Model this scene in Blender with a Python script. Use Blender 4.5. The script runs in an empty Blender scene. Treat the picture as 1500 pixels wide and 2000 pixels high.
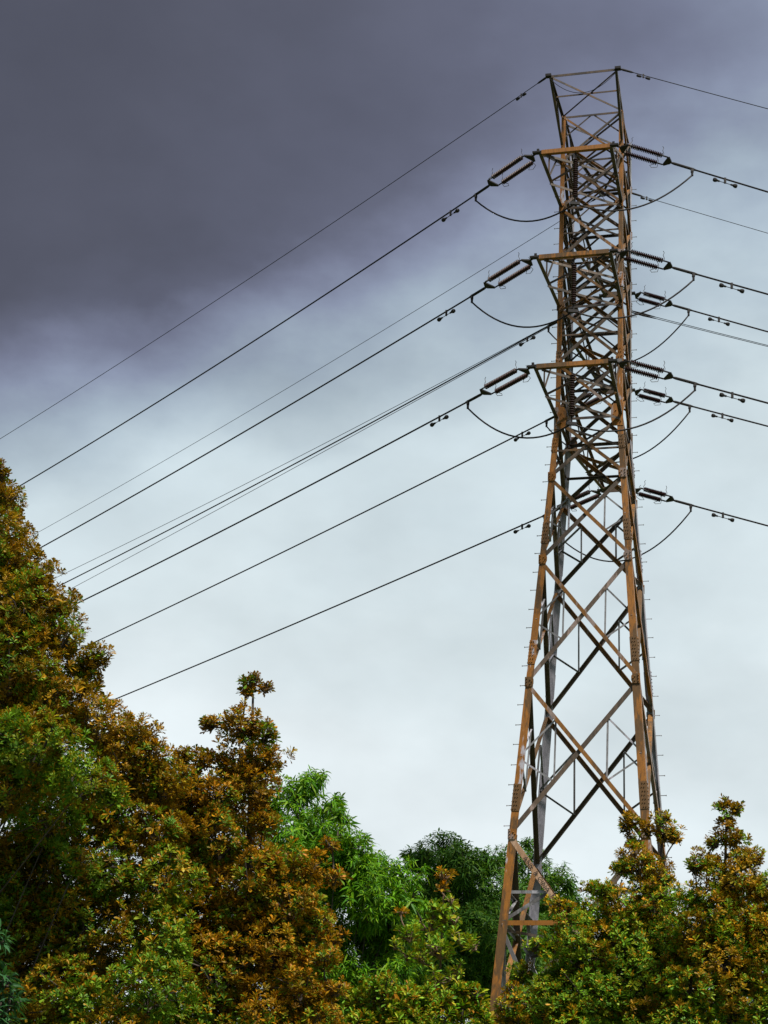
import bpy, math
import numpy as np
from mathutils import Vector, Matrix

# ------------------------------------------------------------------ camera
SC = bpy.context.scene
COL = SC.collection
CAM_Z = 1.6
F, PITCH, ROLL = 3900.0, 0.4104, 0.0558            # focal length in px of a 1500x2000 frame
cam_data = bpy.data.cameras.new("camera")
cam_data.sensor_fit = 'AUTO'
cam_data.sensor_width = 36.0
cam_data.lens = F / 2000.0 * 36.0
cam_data.clip_start, cam_data.clip_end = 0.1, 20000.0
cam = bpy.data.objects.new("camera", cam_data)
COL.objects.link(cam)
cam.matrix_world = (Matrix.Translation((0, 0, CAM_Z)) @ Matrix.Rotation(math.pi / 2 + PITCH, 4, 'X')
                    @ Matrix.Rotation(ROLL, 4, 'Z'))
SC.camera = cam
CAM_R = np.array(cam.matrix_world.to_3x3())

SC.view_settings.view_transform = 'Standard'
SC.view_settings.look = 'None'
SC.view_settings.gamma = 1.0
SC.view_settings.exposure = 0.42
SC.render.engine = 'CYCLES'
SC.cycles.max_bounces = 6
SC.cycles.diffuse_bounces = 3
SC.cycles.transparent_max_bounces = 4

# ------------------------------------------------------------------ sky
SUN_EL, SUN_AZ = math.radians(60), math.radians(146)     # azimuth clockwise from +Y: behind the camera, to the right
world = bpy.data.worlds.new("World")
SC.world = world
world.use_nodes = True
nt = world.node_tree
for n in list(nt.nodes): nt.nodes.remove(n)


def srgb(*c):
    o = []
    for x in c:
        x /= 255.0
        o.append(x / 12.92 if x <= 0.04045 else ((x + 0.055) / 1.055) ** 2.4)
    return (*o, 1.0)


def N(tree, kind, **kw):
    n = tree.nodes.new(kind)
    for k, v in kw.items(): setattr(n, k, v)
    return n


def M(tree, op, a, b=None, clamp=False):
    n = tree.nodes.new('ShaderNodeMath'); n.operation = op; n.use_clamp = clamp
    for i, x in enumerate((a, b)):
        if x is None: continue
        if isinstance(x, (int, float)): n.inputs[i].default_value = x
        else: tree.links.new(x, n.inputs[i])
    return n.outputs[0]


def ramp(tree, fac, stops, interp='LINEAR'):
    r = tree.nodes.new('ShaderNodeValToRGB'); r.color_ramp.interpolation = interp
    e = r.color_ramp.elements
    while len(e) < len(stops): e.new(0.5)
    for i, (p, c) in enumerate(stops):
        e[i].position = p; e[i].color = c
    tree.links.new(fac, r.inputs[0])
    return r.outputs[0]


tc = N(nt, 'ShaderNodeTexCoord')
sep = N(nt, 'ShaderNodeSeparateXYZ'); nt.links.new(tc.outputs['Generated'], sep.inputs[0])
el = M(nt, 'ARCSINE', sep.outputs[2])
az = M(nt, 'ARCTAN2', sep.outputs[0], sep.outputs[1])           # 0 along +Y, positive to the east
# the storm bank: dark towards the zenith and west, clearing towards the bright horizon
noise = N(nt, 'ShaderNodeTexNoise'); noise.inputs['Scale'].default_value = 4.5
noise.inputs['Detail'].default_value = 4.0; noise.inputs['Roughness'].default_value = 0.48
noise.inputs['Distortion'].default_value = 0.5
mp = N(nt, 'ShaderNodeMapping'); mp.inputs['Location'].default_value = (0.3, 2.1, 0.7)
mp.inputs['Scale'].default_value = (1.0, 1.0, 1.7)
nt.links.new(tc.outputs['Generated'], mp.inputs[0]); nt.links.new(mp.outputs[0], noise.inputs['Vector'])
noise2 = N(nt, 'ShaderNodeTexNoise'); noise2.inputs['Scale'].default_value = 15.0
noise2.inputs['Detail'].default_value = 5.0; noise2.inputs['Roughness'].default_value = 0.55
nt.links.new(mp.outputs[0], noise2.inputs['Vector'])
p = M(nt, 'ADD', M(nt, 'SUBTRACT', 0.41, el), M(nt, 'MULTIPLY', az, 0.44))
p = M(nt, 'ADD', p, 0.121)
shp = M(nt, 'MULTIPLY_ADD', az, -3.2); shp.node.inputs[2].default_value = 1.15
p = M(nt, 'MULTIPLY', p, M(nt, 'MINIMUM', M(nt, 'MAXIMUM', shp, 0.72), 2.0))
p = M(nt, 'ADD', p, M(nt, 'MULTIPLY', M(nt, 'SUBTRACT', noise.outputs['Fac'], 0.5), 0.11))
p = M(nt, 'ADD', p, M(nt, 'MULTIPLY', M(nt, 'SUBTRACT', noise2.outputs['Fac'], 0.5), 0.065))
# the bank thins towards the east, so its darkest tone lifts there
flo = M(nt, 'MULTIPLY_ADD', M(nt, 'MINIMUM', M(nt, 'MAXIMUM', az, -0.3), 0.3), 0.22); flo.node.inputs[2].default_value = -0.056
flo = M(nt, 'ADD', flo, M(nt, 'MULTIPLY', M(nt, 'SUBTRACT', noise.outputs['Fac'], 0.5), 0.05))
smx = nt.nodes.new('ShaderNodeMath'); smx.operation = 'SMOOTH_MAX'; smx.inputs[2].default_value = 0.05
nt.links.new(p, smx.inputs[0]); nt.links.new(flo, smx.inputs[1]); p = smx.outputs[0]
p = M(nt, 'ADD', p, M(nt, 'MULTIPLY', M(nt, 'SUBTRACT', noise2.outputs['Fac'], 0.5), 0.02))
fac = M(nt, 'MULTIPLY_ADD', p, 2.0); fac.node.inputs[2].default_value = 0.4   # p in [-0.2, 0.3] -> 0..1
PX = lambda px: (px / 3900.0) * 2.0 + 0.4
cloud = ramp(nt, fac, [
    (PX(-760), srgb(78, 81, 94)), (PX(-350), srgb(85, 88, 103)), (PX(-220), srgb(98, 102, 121)), (PX(-120), srgb(118, 124, 147)),
    (PX(-20), srgb(138, 148, 171)), (PX(100), srgb(160, 175, 191)), (PX(250), srgb(182, 198, 209)),
    (PX(430), srgb(206, 221, 228)), (PX(760), srgb(216, 229, 234)), (PX(1100), srgb(229, 239, 243))])
# faint mottling of the pale cloud sheet
noise3 = N(nt, 'ShaderNodeTexNoise'); noise3.inputs['Scale'].default_value = 9.0; noise3.inputs['Detail'].default_value = 5.0
nt.links.new(mp.outputs[0], noise3.inputs['Vector'])
mot = M(nt, 'MULTIPLY_ADD', noise3.outputs['Fac'], 0.56); mot.node.inputs[2].default_value = 0.72
msc = N(nt, 'ShaderNodeVectorMath', operation='SCALE'); nt.links.new(cloud, msc.inputs[0]); nt.links.new(mot, msc.inputs['Scale'])
cloud = msc.outputs[0]
sky = N(nt, 'ShaderNodeTexSky'); sky.sky_type = 'NISHITA'; sky.sun_disc = False
sky.sun_elevation = SUN_EL; sky.sun_rotation = SUN_AZ
skys = N(nt, 'ShaderNodeVectorMath', operation='SCALE'); skys.inputs['Scale'].default_value = 0.07
nt.links.new(sky.outputs[0], skys.inputs[0])
# behind the photographer the cloud is broken and the clear sky shows
brk = M(nt, 'MULTIPLY_ADD', sep.outputs[1], -1.6, True); brk.node.inputs[2].default_value = 0.1
mix = N(nt, 'ShaderNodeMix', data_type='RGBA')
nt.links.new(brk, mix.inputs[0]); nt.links.new(cloud, mix.inputs[6]); nt.links.new(skys.outputs[0], mix.inputs[7])
bg = N(nt, 'ShaderNodeBackground'); bg.inputs[1].default_value = 0.747     # = 2 ** -exposure
nt.links.new(mix.outputs[2], bg.inputs[0])
wo = N(nt, 'ShaderNodeOutputWorld'); nt.links.new(bg.outputs[0], wo.inputs[0])

# ------------------------------------------------------------------ sun
sun_d = bpy.data.lights.new("sun", 'SUN')
sun_d.energy = 5.0; sun_d.angle = math.radians(8); sun_d.color = (1.0, 0.94, 0.85)
sun = bpy.data.objects.new("sun", sun_d); COL.objects.link(sun)
sv = Vector((math.sin(SUN_AZ) * math.cos(SUN_EL), math.cos(SUN_AZ) * math.cos(SUN_EL), math.sin(SUN_EL)))
sun.rotation_euler = sv.to_track_quat('Z', 'Y').to_euler()
sun.location = (20, -30, 60)

# ------------------------------------------------------------------ helpers
def U(px, py, Y):
    """world point seen at photo pixel (px,py) at distance Y in front"""
    d = CAM_R @ np.array([(px - 750.0) / F, -(py - 1000.0) / F, -1.0])
    t = Y / d[1]
    return np.array([0, 0, CAM_Z]) + d * t


def mpp(P):
    """metres per photo pixel at world point P"""
    v = np.asarray(P) - np.array([0, 0, CAM_Z])
    return float(-(CAM_R[:, 2] @ v)) / F


class MB:
    def __init__(s): s.v = []; s.f = []
    def add(s, verts, faces):
        o = len(s.v); s.v += [tuple(map(float, q)) for q in verts]
        s.f += [tuple(i + o for i in fc) for fc in faces]
    def prism(s, p0, p1, poly, ex, ey):
        """extrude the 2-D polygon (in axes ex,ey) from p0 to p1"""
        p0, p1, ex, ey = map(np.asarray, (p0, p1, ex, ey)); n = len(poly)
        vs = [p0 + ex * a + ey * b for a, b in poly] + [p1 + ex * a + ey * b for a, b in poly]
        fs = [(i, (i + 1) % n, n + (i + 1) % n, n + i) for i in range(n)]
        fs += [tuple(range(n - 1, -1, -1)), tuple(range(n, 2 * n))]
        s.add(vs, fs)
    def angle(s, p0, p1, w, t, a, b, wb=None):
        """steel angle: corner on p0-p1, flanges along a and b"""
        p0, p1 = np.asarray(p0, float), np.asarray(p1, float); d = p1 - p0; d /= np.linalg.norm(d)
        a = np.asarray(a, float); a = a - d * (a @ d); a /= np.linalg.norm(a)
        b = np.asarray(b, float); b = b - d * (b @ d); b = b - a * (a @ b); b /= np.linalg.norm(b)
        wb = wb or w
        s.prism(p0, p1, [(0, 0), (w, 0), (w, t), (t, t), (t, wb), (0, wb)], a, b)
    def box(s, c, hx, hy, hz, ax=(1, 0, 0), ay=(0, 1, 0), az=(0, 0, 1)):
        c, ax, ay, az = map(lambda q: np.asarray(q, float), (c, ax, ay, az))
        s.prism(c - az * hz, c + az * hz, [(-hx, -hy), (hx, -hy), (hx, hy), (-hx, hy)], ax, ay)
    def tube(s, pts, r, n=6, caps=True):
        pts = [np.asarray(q, float) for q in pts]; m = len(pts)
        rs = r if hasattr(r, '__len__') else [r] * m
        up = np.array([0.13, 0.2, 1.0]); rings = []
        for i in range(m):
            d = pts[min(i + 1, m - 1)] - pts[max(i - 1, 0)]; d = d / (np.linalg.norm(d) + 1e-12)
            a = np.cross(d, up)
            if np.linalg.norm(a) < 1e-3: a = np.cross(d, (1, 0, 0))
            a /= np.linalg.norm(a); b = np.cross(d, a)
            rings += [pts[i] + (a * math.cos(2 * math.pi * k / n) + b * math.sin(2 * math.pi * k / n)) * rs[i] for k in range(n)]
        fs = [(i * n + k, i * n + (k + 1) % n, (i + 1) * n + (k + 1) % n, (i + 1) * n + k) for i in range(m - 1) for k in range(n)]
        if caps: fs += [tuple(range(n - 1, -1, -1)), tuple(range((m - 1) * n, m * n))]
        s.add(rings, fs)
    def lathe(s, p0, ax, prof, n=10):
        """revolve profile [(distance along ax, radius)] about the axis from p0"""
        p0, ax = np.asarray(p0, float), np.asarray(ax, float); ax = ax / np.linalg.norm(ax)
        a = np.cross(ax, (0.1, 0.3, 1)); a /= np.linalg.norm(a); b = np.cross(ax, a); m = len(prof)
        vs = [p0 + ax * h + (a * math.cos(2 * math.pi * k / n) + b * math.sin(2 * math.pi * k / n)) * r for h, r in prof for k in range(n)]
        fs = [(i * n + k, i * n + (k + 1) % n, (i + 1) * n + (k + 1) % n, (i + 1) * n + k) for i in range(m - 1) for k in range(n)]
        fs += [tuple(range(n - 1, -1, -1)), tuple(range((m - 1) * n, m * n))]
        s.add(vs, fs)
    def build(s, name, mat, parent=None, smooth=False, org=None):
        if org is not None:
            s.v = [tuple(np.asarray(q) - org) for q in s.v]
        me = bpy.data.meshes.new(name); me.from_pydata(s.v, [], s.f); me.update()
        if smooth:
            me.polygons.foreach_set('use_smooth', [True] * len(me.polygons))
        me.materials.append(mat)
        o = bpy.data.objects.new(name, me); COL.objects.link(o)
        if parent is not None: o.parent = parent
        return o


def tag(o, label, cat, group=None, kind=None):
    o['label'] = label; o['category'] = cat
    if group: o['group'] = group
    if kind: o['kind'] = kind
    return o


def empty(name, loc, rz=0.0):
    o = bpy.data.objects.new(name, None); o.location = tuple(map(float, loc)); o.rotation_euler = (0, 0, rz)
    o.empty_display_size = 0.3; COL.objects.link(o)
    return o


# ------------------------------------------------------------------ materials
def new_mat(name):
    m = bpy.data.materials.new(name); m.use_nodes = True
    t = m.node_tree
    b = t.nodes['Principled BSDF']
    return m, t, b


def steel(name, c1, c2, c3, bias, rough=0.6, metal=0.0):
    """weathered lattice steel: c1 rust paint, c2 dark brown, c3 bare zinc in drifting patches"""
    m, t, b = new_mat(name)
    co = N(t, 'ShaderNodeTexCoord'); oi = N(t, 'ShaderNodeObjectInfo')
    mp_ = N(t, 'ShaderNodeMapping'); mp_.inputs['Scale'].default_value = (1.6, 1.6, 0.42)
    ofs = N(t, 'ShaderNodeVectorMath', operation='SCALE'); ofs.inputs[0].default_value = (7, 5, 9)
    t.links.new(oi.outputs['Random'], ofs.inputs['Scale'])
    add = N(t, 'ShaderNodeVectorMath', operation='ADD')
    t.links.new(co.outputs['Object'], add.inputs[0]); t.links.new(ofs.outputs[0], add.inputs[1])
    t.links.new(add.outputs[0], mp_.inputs[0])
    n1 = N(t, 'ShaderNodeTexNoise'); n1.inputs['Scale'].default_value = 1.1; n1.inputs['Detail'].default_value = 4
    n2 = N(t, 'ShaderNodeTexNoise'); n2.inputs['Scale'].default_value = 9.0; n2.inputs['Detail'].default_value = 6
    n3 = N(t, 'ShaderNodeTexNoise'); n3.inputs['Scale'].default_value = 45.0; n3.inputs['Detail'].default_value = 3
    for n in (n1, n2): t.links.new(mp_.outputs[0], n.inputs['Vector'])
    t.links.new(add.outputs[0], n3.inputs['Vector'])
    k = M(t, 'ADD', M(t, 'MULTIPLY', n1.outputs['Fac'], 1.5), M(t, 'MULTIPLY', n2.outputs['Fac'], 0.5))
    k = M(t, 'ADD', k, M(t, 'MULTIPLY', M(t, 'SUBTRACT', oi.outputs['Random'], 0.5), 0.5))
    k = M(t, 'MULTIPLY_ADD', k, 1.0); k.node.inputs[2].default_value = bias - 0.5
    c = ramp(t, k, [(0.0, c2), (0.42, c2), (0.54, c1), (0.72, c1), (0.80, c3), (1.0, c3)])
    hs = N(t, 'ShaderNodeHueSaturation'); t.links.new(c, hs.inputs['Color'])
    v = M(t, 'MULTIPLY_ADD', M(t, 'ADD', n3.outputs['Fac'], n2.outputs['Fac']), 1.1); v.node.inputs[2].default_value = -0.1
    t.links.new(v, hs.inputs['Value'])
    t.links.new(hs.outputs[0], b.inputs['Base Color'])
    b.inputs['Roughness'].default_value = rough; b.inputs['Metallic'].default_value = metal
    bp = N(t, 'ShaderNodeBump'); bp.inputs['Strength'].default_value = 0.25; bp.inputs['Distance'].default_value = 0.01
    t.links.new(n2.outputs['Fac'], bp.inputs['Height']); t.links.new(bp.outputs[0], b.inputs['Normal'])
    return m


RUST = (0.24, 0.088, 0.002, 1); RUST_D = (0.10, 0.046, 0.006, 1); BROWN = (0.06, 0.035, 0.02, 1)
ZINC = (0.33, 0.32, 0.36, 1); ZINC_D = (0.19, 0.19, 0.20, 1); PINK = (0.22, 0.16, 0.135, 1)
M_LEG = steel('rusty_leg_steel', RUST, RUST_D, ZINC, 0.0)
M_LEGZ = steel('zinc_leg_steel', ZINC_D, (0.16, 0.12, 0.085, 1), ZINC, 0.42)
M_BEAM = steel('rust_painted_beam', RUST, RUST_D, RUST, 0.08)
M_DIA = steel('rusty_brace_steel', (0.20, 0.08, 0.005, 1), (0.10, 0.048, 0.01, 1), PINK, 0.02)
M_DIB = steel('shaded_umber_brace_steel', (0.085, 0.056, 0.034, 1), (0.055, 0.037, 0.022, 1), PINK, -0.04)  # brown darkened further: shade under the near down-left braces put into the colour
M_STRUT = steel('grey_strut_steel', ZINC_D, (0.09, 0.085, 0.085, 1), ZINC, 0.1)
M_DARK = steel('dark_chord_steel', (0.07, 0.045, 0.028, 1), (0.03, 0.022, 0.016, 1), RUST_D, 0.0)
M_PLATE = steel('rusty_plate_steel', RUST, RUST_D, PINK, 0.05)
M_TAN = steel('pale_brace_steel', (0.40, 0.26, 0.17, 1), (0.34, 0.2, 0.11, 1), ZINC, 0.12)


def plain(name, col, rough, metal=0.0, var=0.25, scale=12.0, spec=0.5):
    m, t, b = new_mat(name)
    co = N(t, 'ShaderNodeTexCoord')
    n = N(t, 'ShaderNodeTexNoise'); n.inputs['Scale'].default_value = scale; n.inputs['Detail'].default_value = 4
    t.links.new(co.outputs['Object'], n.inputs['Vector'])
    c = ramp(t, n.outputs['Fac'], [(0.3, (*[x * (1 - var) for x in col], 1)), (0.7, (*[x * (1 + var) for x in col], 1))])
    t.links.new(c, b.inputs['Base Color'])
    b.inputs['Roughness'].default_value = rough; b.inputs['Metallic'].default_value = metal
    b.inputs['Specular IOR Level'].default_value = spec
    return m


M_PORC = plain('brown_porcelain', (0.03, 0.011, 0.010), 0.42, spec=0.25, var=0.5)
M_FIT = plain('dark_line_fittings', (0.014, 0.012, 0.012), 0.65, spec=0.25)
M_HORN = plain('galvanised_horn', (0.03, 0.03, 0.033), 0.5)
M_WIRE = plain('weathered_aluminium_wire', (0.016, 0.013, 0.014), 0.65, spec=0.2)
M_EARTH = plain('steel_earth_wire', (0.018, 0.017, 0.018), 0.65, spec=0.2)
M_INK = plain('black_marker_paint', (0.012, 0.01, 0.01), 0.8)
M_CONC = plain('concrete_footing', (0.3, 0.29, 0.27), 0.9)
M_BARK = plain('brown_bark', (0.055, 0.042, 0.032), 0.9, scale=20.0, var=0.45)
M_TWIG = plain('young_twig_bark', (0.16, 0.10, 0.06), 0.85, scale=20.0, var=0.3)


def leaf_mat(name, trans=0.25, rough=0.45, tint=(1.25, 1.15, 0.5)):
    m, t, b = new_mat(name)
    at = N(t, 'ShaderNodeAttribute'); at.attribute_name = 'leaf_colour'
    t.links.new(at.outputs['Color'], b.inputs['Base Color'])
    b.inputs['Roughness'].default_value = rough
    b.inputs['Specular IOR Level'].default_value = 0.12
    tr = N(t, 'ShaderNodeBsdfTranslucent')
    mul = N(t, 'ShaderNodeMix', data_type='RGBA', blend_type='MULTIPLY'); mul.inputs[0].default_value = 1.0
    t.links.new(at.outputs['Color'], mul.inputs[6]); mul.inputs[7].default_value = (*tint, 1)
    t.links.new(mul.outputs[2], tr.inputs[0])
    mx = N(t, 'ShaderNodeMixShader'); mx.inputs[0].default_value = trans
    t.links.new(b.outputs[0], mx.inputs[1]); t.links.new(tr.outputs[0], mx.inputs[2])
    t.links.new(mx.outputs[0], t.nodes['Material Output'].inputs[0])
    return m


M_LEAF = leaf_mat('obovate_leaf', trans=0.2)
M_MANGO = leaf_mat('drooping_leaf', trans=0.25, tint=(1.3, 1.2, 0.5))

# ------------------------------------------------------------------ ground
gm, gt, gb = new_mat('meadow_ground')
gco = N(gt, 'ShaderNodeTexCoord')
gn1 = N(gt, 'ShaderNodeTexNoise'); gn1.inputs['Scale'].default_value = 0.15; gn1.inputs['Detail'].default_value = 8
gn2 = N(gt, 'ShaderNodeTexNoise'); gn2.inputs['Scale'].default_value = 6.0; gn2.inputs['Detail'].default_value = 8
for g in (gn1, gn2): gt.links.new(gco.outputs['Object'], g.inputs['Vector'])
gk = M(gt, 'ADD', M(gt, 'MULTIPLY', gn1.outputs['Fac'], 0.6), M(gt, 'MULTIPLY', gn2.outputs['Fac'], 0.4))
gc = ramp(gt, gk, [(0.38, (0.035, 0.06, 0.015, 1)), (0.52, (0.06, 0.09, 0.02, 1)), (0.66, (0.13, 0.10, 0.06, 1))])
gt.links.new(gc, gb.inputs['Base Color']); gb.inputs['Roughness'].default_value = 0.95
gbp = N(gt, 'ShaderNodeBump'); gbp.inputs['Distance'].default_value = 0.1
gt.links.new(gn2.outputs['Fac'], gbp.inputs['Height']); gt.links.new(gbp.outputs[0], gb.inputs['Normal'])
g = MB()
rings = [0, 5, 12, 25, 45, 70, 100, 150, 300, 800, 2500, 9000]
vs, fs, nseg = [], [], 48
rngg = np.random.default_rng(5)
for i, r in enumerate(rings):
    for k in range(nseg):
        a = 2 * math.pi * k / nseg
        h = rngg.uniform(-0.05, 0.05) if 5 < r < 150 else 0.0
        vs.append((r * math.cos(a), 30 + r * math.sin(a), h))
for i in range(len(rings) - 1):
    for k in range(nseg):
        vs_ = (i * nseg + k, i * nseg + (k + 1) % nseg, (i + 1) * nseg + (k + 1) % nseg, (i + 1) * nseg + k)
        fs.append(vs_)
g.add(vs, fs)
og = g.build('ground', gm); og['kind'] = 'structure'
og['label'] = 'grassy ground under the trees and the pylon'; og['category'] = 'ground'

# ------------------------------------------------------------------ the pylon
TX, TY, YAW = 6.7642, 59.2123, -0.2707
CZ = CAM_Z
AW, AT, SL = 1.10, 1.077, 0.0694
ZW, ZTOP = 29.082 + CZ, 40.916 + CZ
Z1, Z2, Z3, Z4, Z5 = 26.938 + CZ, 23.988 + CZ, 19.832 + CZ, 14.995 + CZ, 12.35 + CZ
A1R, A1U, A2R, A2U, A3U = 37.144 + CZ, 39.011 + CZ, 33.252 + CZ, 35.147 + CZ, 31.137 + CZ
NL, NHW, PL, PHW, PZ = 4.432, 1.222, 3.11, 1.17, 41.186 + CZ
FL, FHW, FPL = 5.17, 0.4785, 4.54
T1, T2, T3 = 37.215 + CZ, 33.24 + CZ, 29.29 + CZ
ZB = 8.6 + CZ


def hw(z):
    if z >= ZW: return AW + (AT - AW) * (z - ZW) / (ZTOP - ZW)
    return AW + SL * (ZW - z)


def lp(sx, sy, z):
    h = hw(z); return np.array([sx * h, sy * h, z])


def t2w(q):
    c, s = math.cos(YAW), math.sin(YAW)
    return np.array([TX + c * q[0] - s * q[1], TY + s * q[0] + c * q[1], q[2]])


tower = empty('transmission_tower', (TX, TY, 0), YAW)
tag(tower, 'tall rusty brown steel lattice pylon with six crossarms standing behind the trees', 'pylon')
FACES = {'near': (np.array([1., 0, 0]), np.array([0, -1., 0])), 'far': (np.array([-1., 0, 0]), np.array([0, 1., 0])),
         'left': (np.array([0, -1., 0]), np.array([-1., 0, 0])), 'right': (np.array([0, 1., 0]), np.array([1., 0, 0]))}


def fp(face, s, z):
    """point on a face's leg: s=-1/+1 along the face tangent"""
    tg, nm = FACES[face]; h = hw(z)
    return tg * s * h + nm * h + np.array([0, 0, z])


def trim(p0, p1, a, b):
    p0, p1 = np.asarray(p0, float), np.asarray(p1, float); d = (p1 - p0); L = np.linalg.norm(d); d = d / L
    return p0 + d * a, p1 - d * b


def face_bar(name, face, p0, p1, w, t, off, mat, flip=1, ins=0.10, parent=None):
    tg, nm = FACES[face]; p0, p1 = trim(p0, p1, ins, ins)
    d = p1 - p0; d /= np.linalg.norm(d); a = np.cross(nm, d) * flip
    if a[2] > 0: a = -a          # flat flange hangs below the corner line
    m = MB(); m.angle(p0 + nm * off - a * w * 0.5, p1 + nm * off - a * w * 0.5, w, t, a, -nm)
    return m.build(name, mat, parent or tower)


# legs (with splice plates and step bolts)
LEGM = {(-1, -1): M_LEG, (1, -1): M_LEG, (-1, 1): M_LEGZ, (1, 1): M_LEGZ}
LEVELS = [ZTOP, A1U, A1R, A2U, A2R, A3U, ZW, Z1, Z2, Z3, Z4, ZB, 0.35]
legs = {}
for (sx, sy), mat in LEGM.items():
    m = MB()
    secs = [(ZTOP, A2U, .145), (A2U, ZW, .165), (ZW, Z2, .19), (Z2, Z3, .215), (Z3, Z4, .235), (Z4, 0.35, .26)]
    for (za, zb, w) in secs:
        m.angle(lp(sx, sy, za), lp(sx, sy, zb), w, 0.022, (-sx, 0, 0), (0, -sy, 0))
    leg = m.build('leg', mat, tower); legs[(sx, sy)] = leg
    # bolted splice plates wrap the corner
    for zc, w, hgt in ((A2U - 1.0, .16, .55), (A3U + .2, .175, .5), ((ZW + Z1) / 2 + .1, .20, .5), (Z2 + .95, .22, .75), (Z3 + 1.0, .24, .8), (Z4 + 1.15, .25, .85)):
        m = MB(); a, b = lp(sx, sy, zc + hgt / 2), lp(sx, sy, zc - hgt / 2); o = np.array([sx, sy, 0]) * 0.014
        m.angle(a + o, b + o, w, 0.011, (-sx, 0, 0), (0, -sy, 0))
        nb = int(hgt / .11)
        for i in range(nb):
            zz = zc - hgt / 2 + (i + .5) * hgt / nb; c = lp(sx, sy, zz)
            for off in (.05, .12):
                oo = off + (0.025 if i % 2 else 0.0)
                m.lathe(c + np.array([-sx * oo, sy * .014, 0]), (0, sy, 0), [(0, .017), (.016, .017), (.026, .010)], 6)
                m.lathe(c + np.array([sx * .014, -sy * oo, 0]), (sx, 0, 0), [(0, .017), (.016, .017), (.026, .010)], 6)
        m.build('splice_plate', mat, leg)
    m = MB(); c = lp(sx, sy, 0); m.prism(c - np.array([0, 0, .4]), c + np.array([0, 0, .36]), [(-.5, -.5), (.5, -.5), (.5, .5), (-.5, .5)], (1, 0, 0), (0, 1, 0))
    m.build('concrete_footing', M_CONC, leg)
for (sx, sy) in ((-1, -1), (1, 1)):
    z = Z4 - 1.0; i = 0
    while z < ZTOP - 1.4:
        c = lp(sx, sy, z); m = MB()
        d = np.array([sx, 0, 0]) if sx * sy > 0 else np.array([0, sy, 0])
        off = np.array([0, -sy * (.06 + .04 * (i % 2)), 0])
        m.lathe(c + off, d, [(0, .011), (.17, .011), (.172, .022), (.19, .022)], 6)
        m.build('step_bolt', M_STRUT, legs[(sx, sy)]); z += 0.64; i += 1

# X bracing on the four faces
BW = {0: .07, 1: .085, 2: .10, 3: .09, 4: .10, 5: .10, 6: .11, 7: .115, 8: .12, 9: .125, 10: .165, 11: .16}
lettered = None
for face in FACES:
    for i in range(len(LEVELS) - 1):
        za, zb = LEVELS[i], LEVELS[i + 1]; w = BW[i]
        upper = i < 7
        ma, mb = (M_DIA, M_DIB) if face in ('near', 'right') else (M_DIA, M_DIB)
        if face == 'far': ma, mb = M_DIB, M_DIA
        if face == 'right': ma, mb = M_PLATE, M_DIA
        if face == 'near' and za == Z4: ma = M_TAN
        o1 = face_bar('diagonal_brace', face, fp(face, -1, za), fp(face, 1, zb), w, .018, .006, ma)
        o2 = face_bar('diagonal_brace', face, fp(face, 1, za), fp(face, -1, zb), w * 1.15, .018, -.036, mb)
        if face == 'near' and za == Z4: lettered = o1
    # horizontals
    for z, w in ((ZTOP - .04, .075), (A1U, .07), (A1R, .085), (A2U, .07), (A2R, .085), (A3U, .075), (ZW, .09), (Z5, .14), ((A1R + A2U) / 2, .06), ((A2R + A3U) / 2, .06), ((ZW + Z1) / 2 - .1, .07)):
        m_ = M_BEAM if (z == Z5 and face == 'near') else M_DARK if z > Z5 else M_STRUT
        face_bar('horizontal_brace', face, fp(face, -1, z), fp(face, 1, z), w, .016, -.058, m_, ins=.12)
    # light secondary struts
    for (za, zb) in ((Z1, Z2), (Z2, Z3), (Z3, Z4)):
        for s in (-1, 1):
            A, Bq = fp(face, s, za), fp(face, -s, zb)
            C, D = fp(face, s, zb), fp(face, -s, za)
            p_hi = A + (Bq - A) * .25; p_lo = C + (D - C) * (.25 + (hw(zb) - hw(za)) / (hw(za) + hw(zb))); zm = za + (zb - za) * .5
            pm = fp(face, s, zm)
            nm = FACES[face][1]
            for (u, v) in ((p_hi, p_lo), (p_hi, pm), (p_lo, pm)):
                face_bar('strut', face, u, v,   .055, .01, -.075 if u is p_hi and v is p_lo else -.09, M_STRUT, ins=.02)
# hip bracing of the slim upper cage
for face in FACES:
    for za, zb in ((ZTOP, A1U), (A1U, A1R), (A1R, A2U), (A2U, A2R), (A2R, A3U), (A3U, ZW)):
        for s in (-1, 1):
            top = (fp(face, -1, za) + fp(face, 1, za)) / 2
            face_bar('hip_brace', face, top, fp(face, s, za + (zb - za) * .5), .05, .009, -.075, M_DARK, ins=.03)
# bottom panel: redundant members and a cross frame
for face in FACES:
    for s in (-1, 1):
        a = fp(face, s, Z4); b = fp(face, -s, ZB); d = b - a
        p1, p2 = a + d * .42, a + d * .27
        face_bar('redundant_member', face, fp(face, s, a[2] - (Z4 - ZB) * .27), p2, .09, .012, -.08, M_STRUT, ins=.03)
        face_bar('redundant_member', face, fp(face, s, Z5), p2, .10, .012, -.10, M_STRUT, ins=.03)
        face_bar('redundant_member', face, fp(face, s, Z5), fp(face, s * .45, ZB + 1.2) * np.array([1, 1, 1]), .11, .012, -.10, M_STRUT, ins=.03)
# plan bracing
for z in (ZTOP - .1, A1U, A1R, A2U, A2R, A3U, ZW, Z5):
    for sgn in (1, -1):
        m = MB(); a, b = lp(-1, -sgn, z - .12 - .03 * sgn), lp(1, sgn, z - .12 - .03 * sgn); a, b = trim(a, b, .2, .2)
        m.angle(a, b, .08, .012, (0, 0, -1), (0, 1, 0)); m.build('plan_brace', M_DARK, tower)
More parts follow.
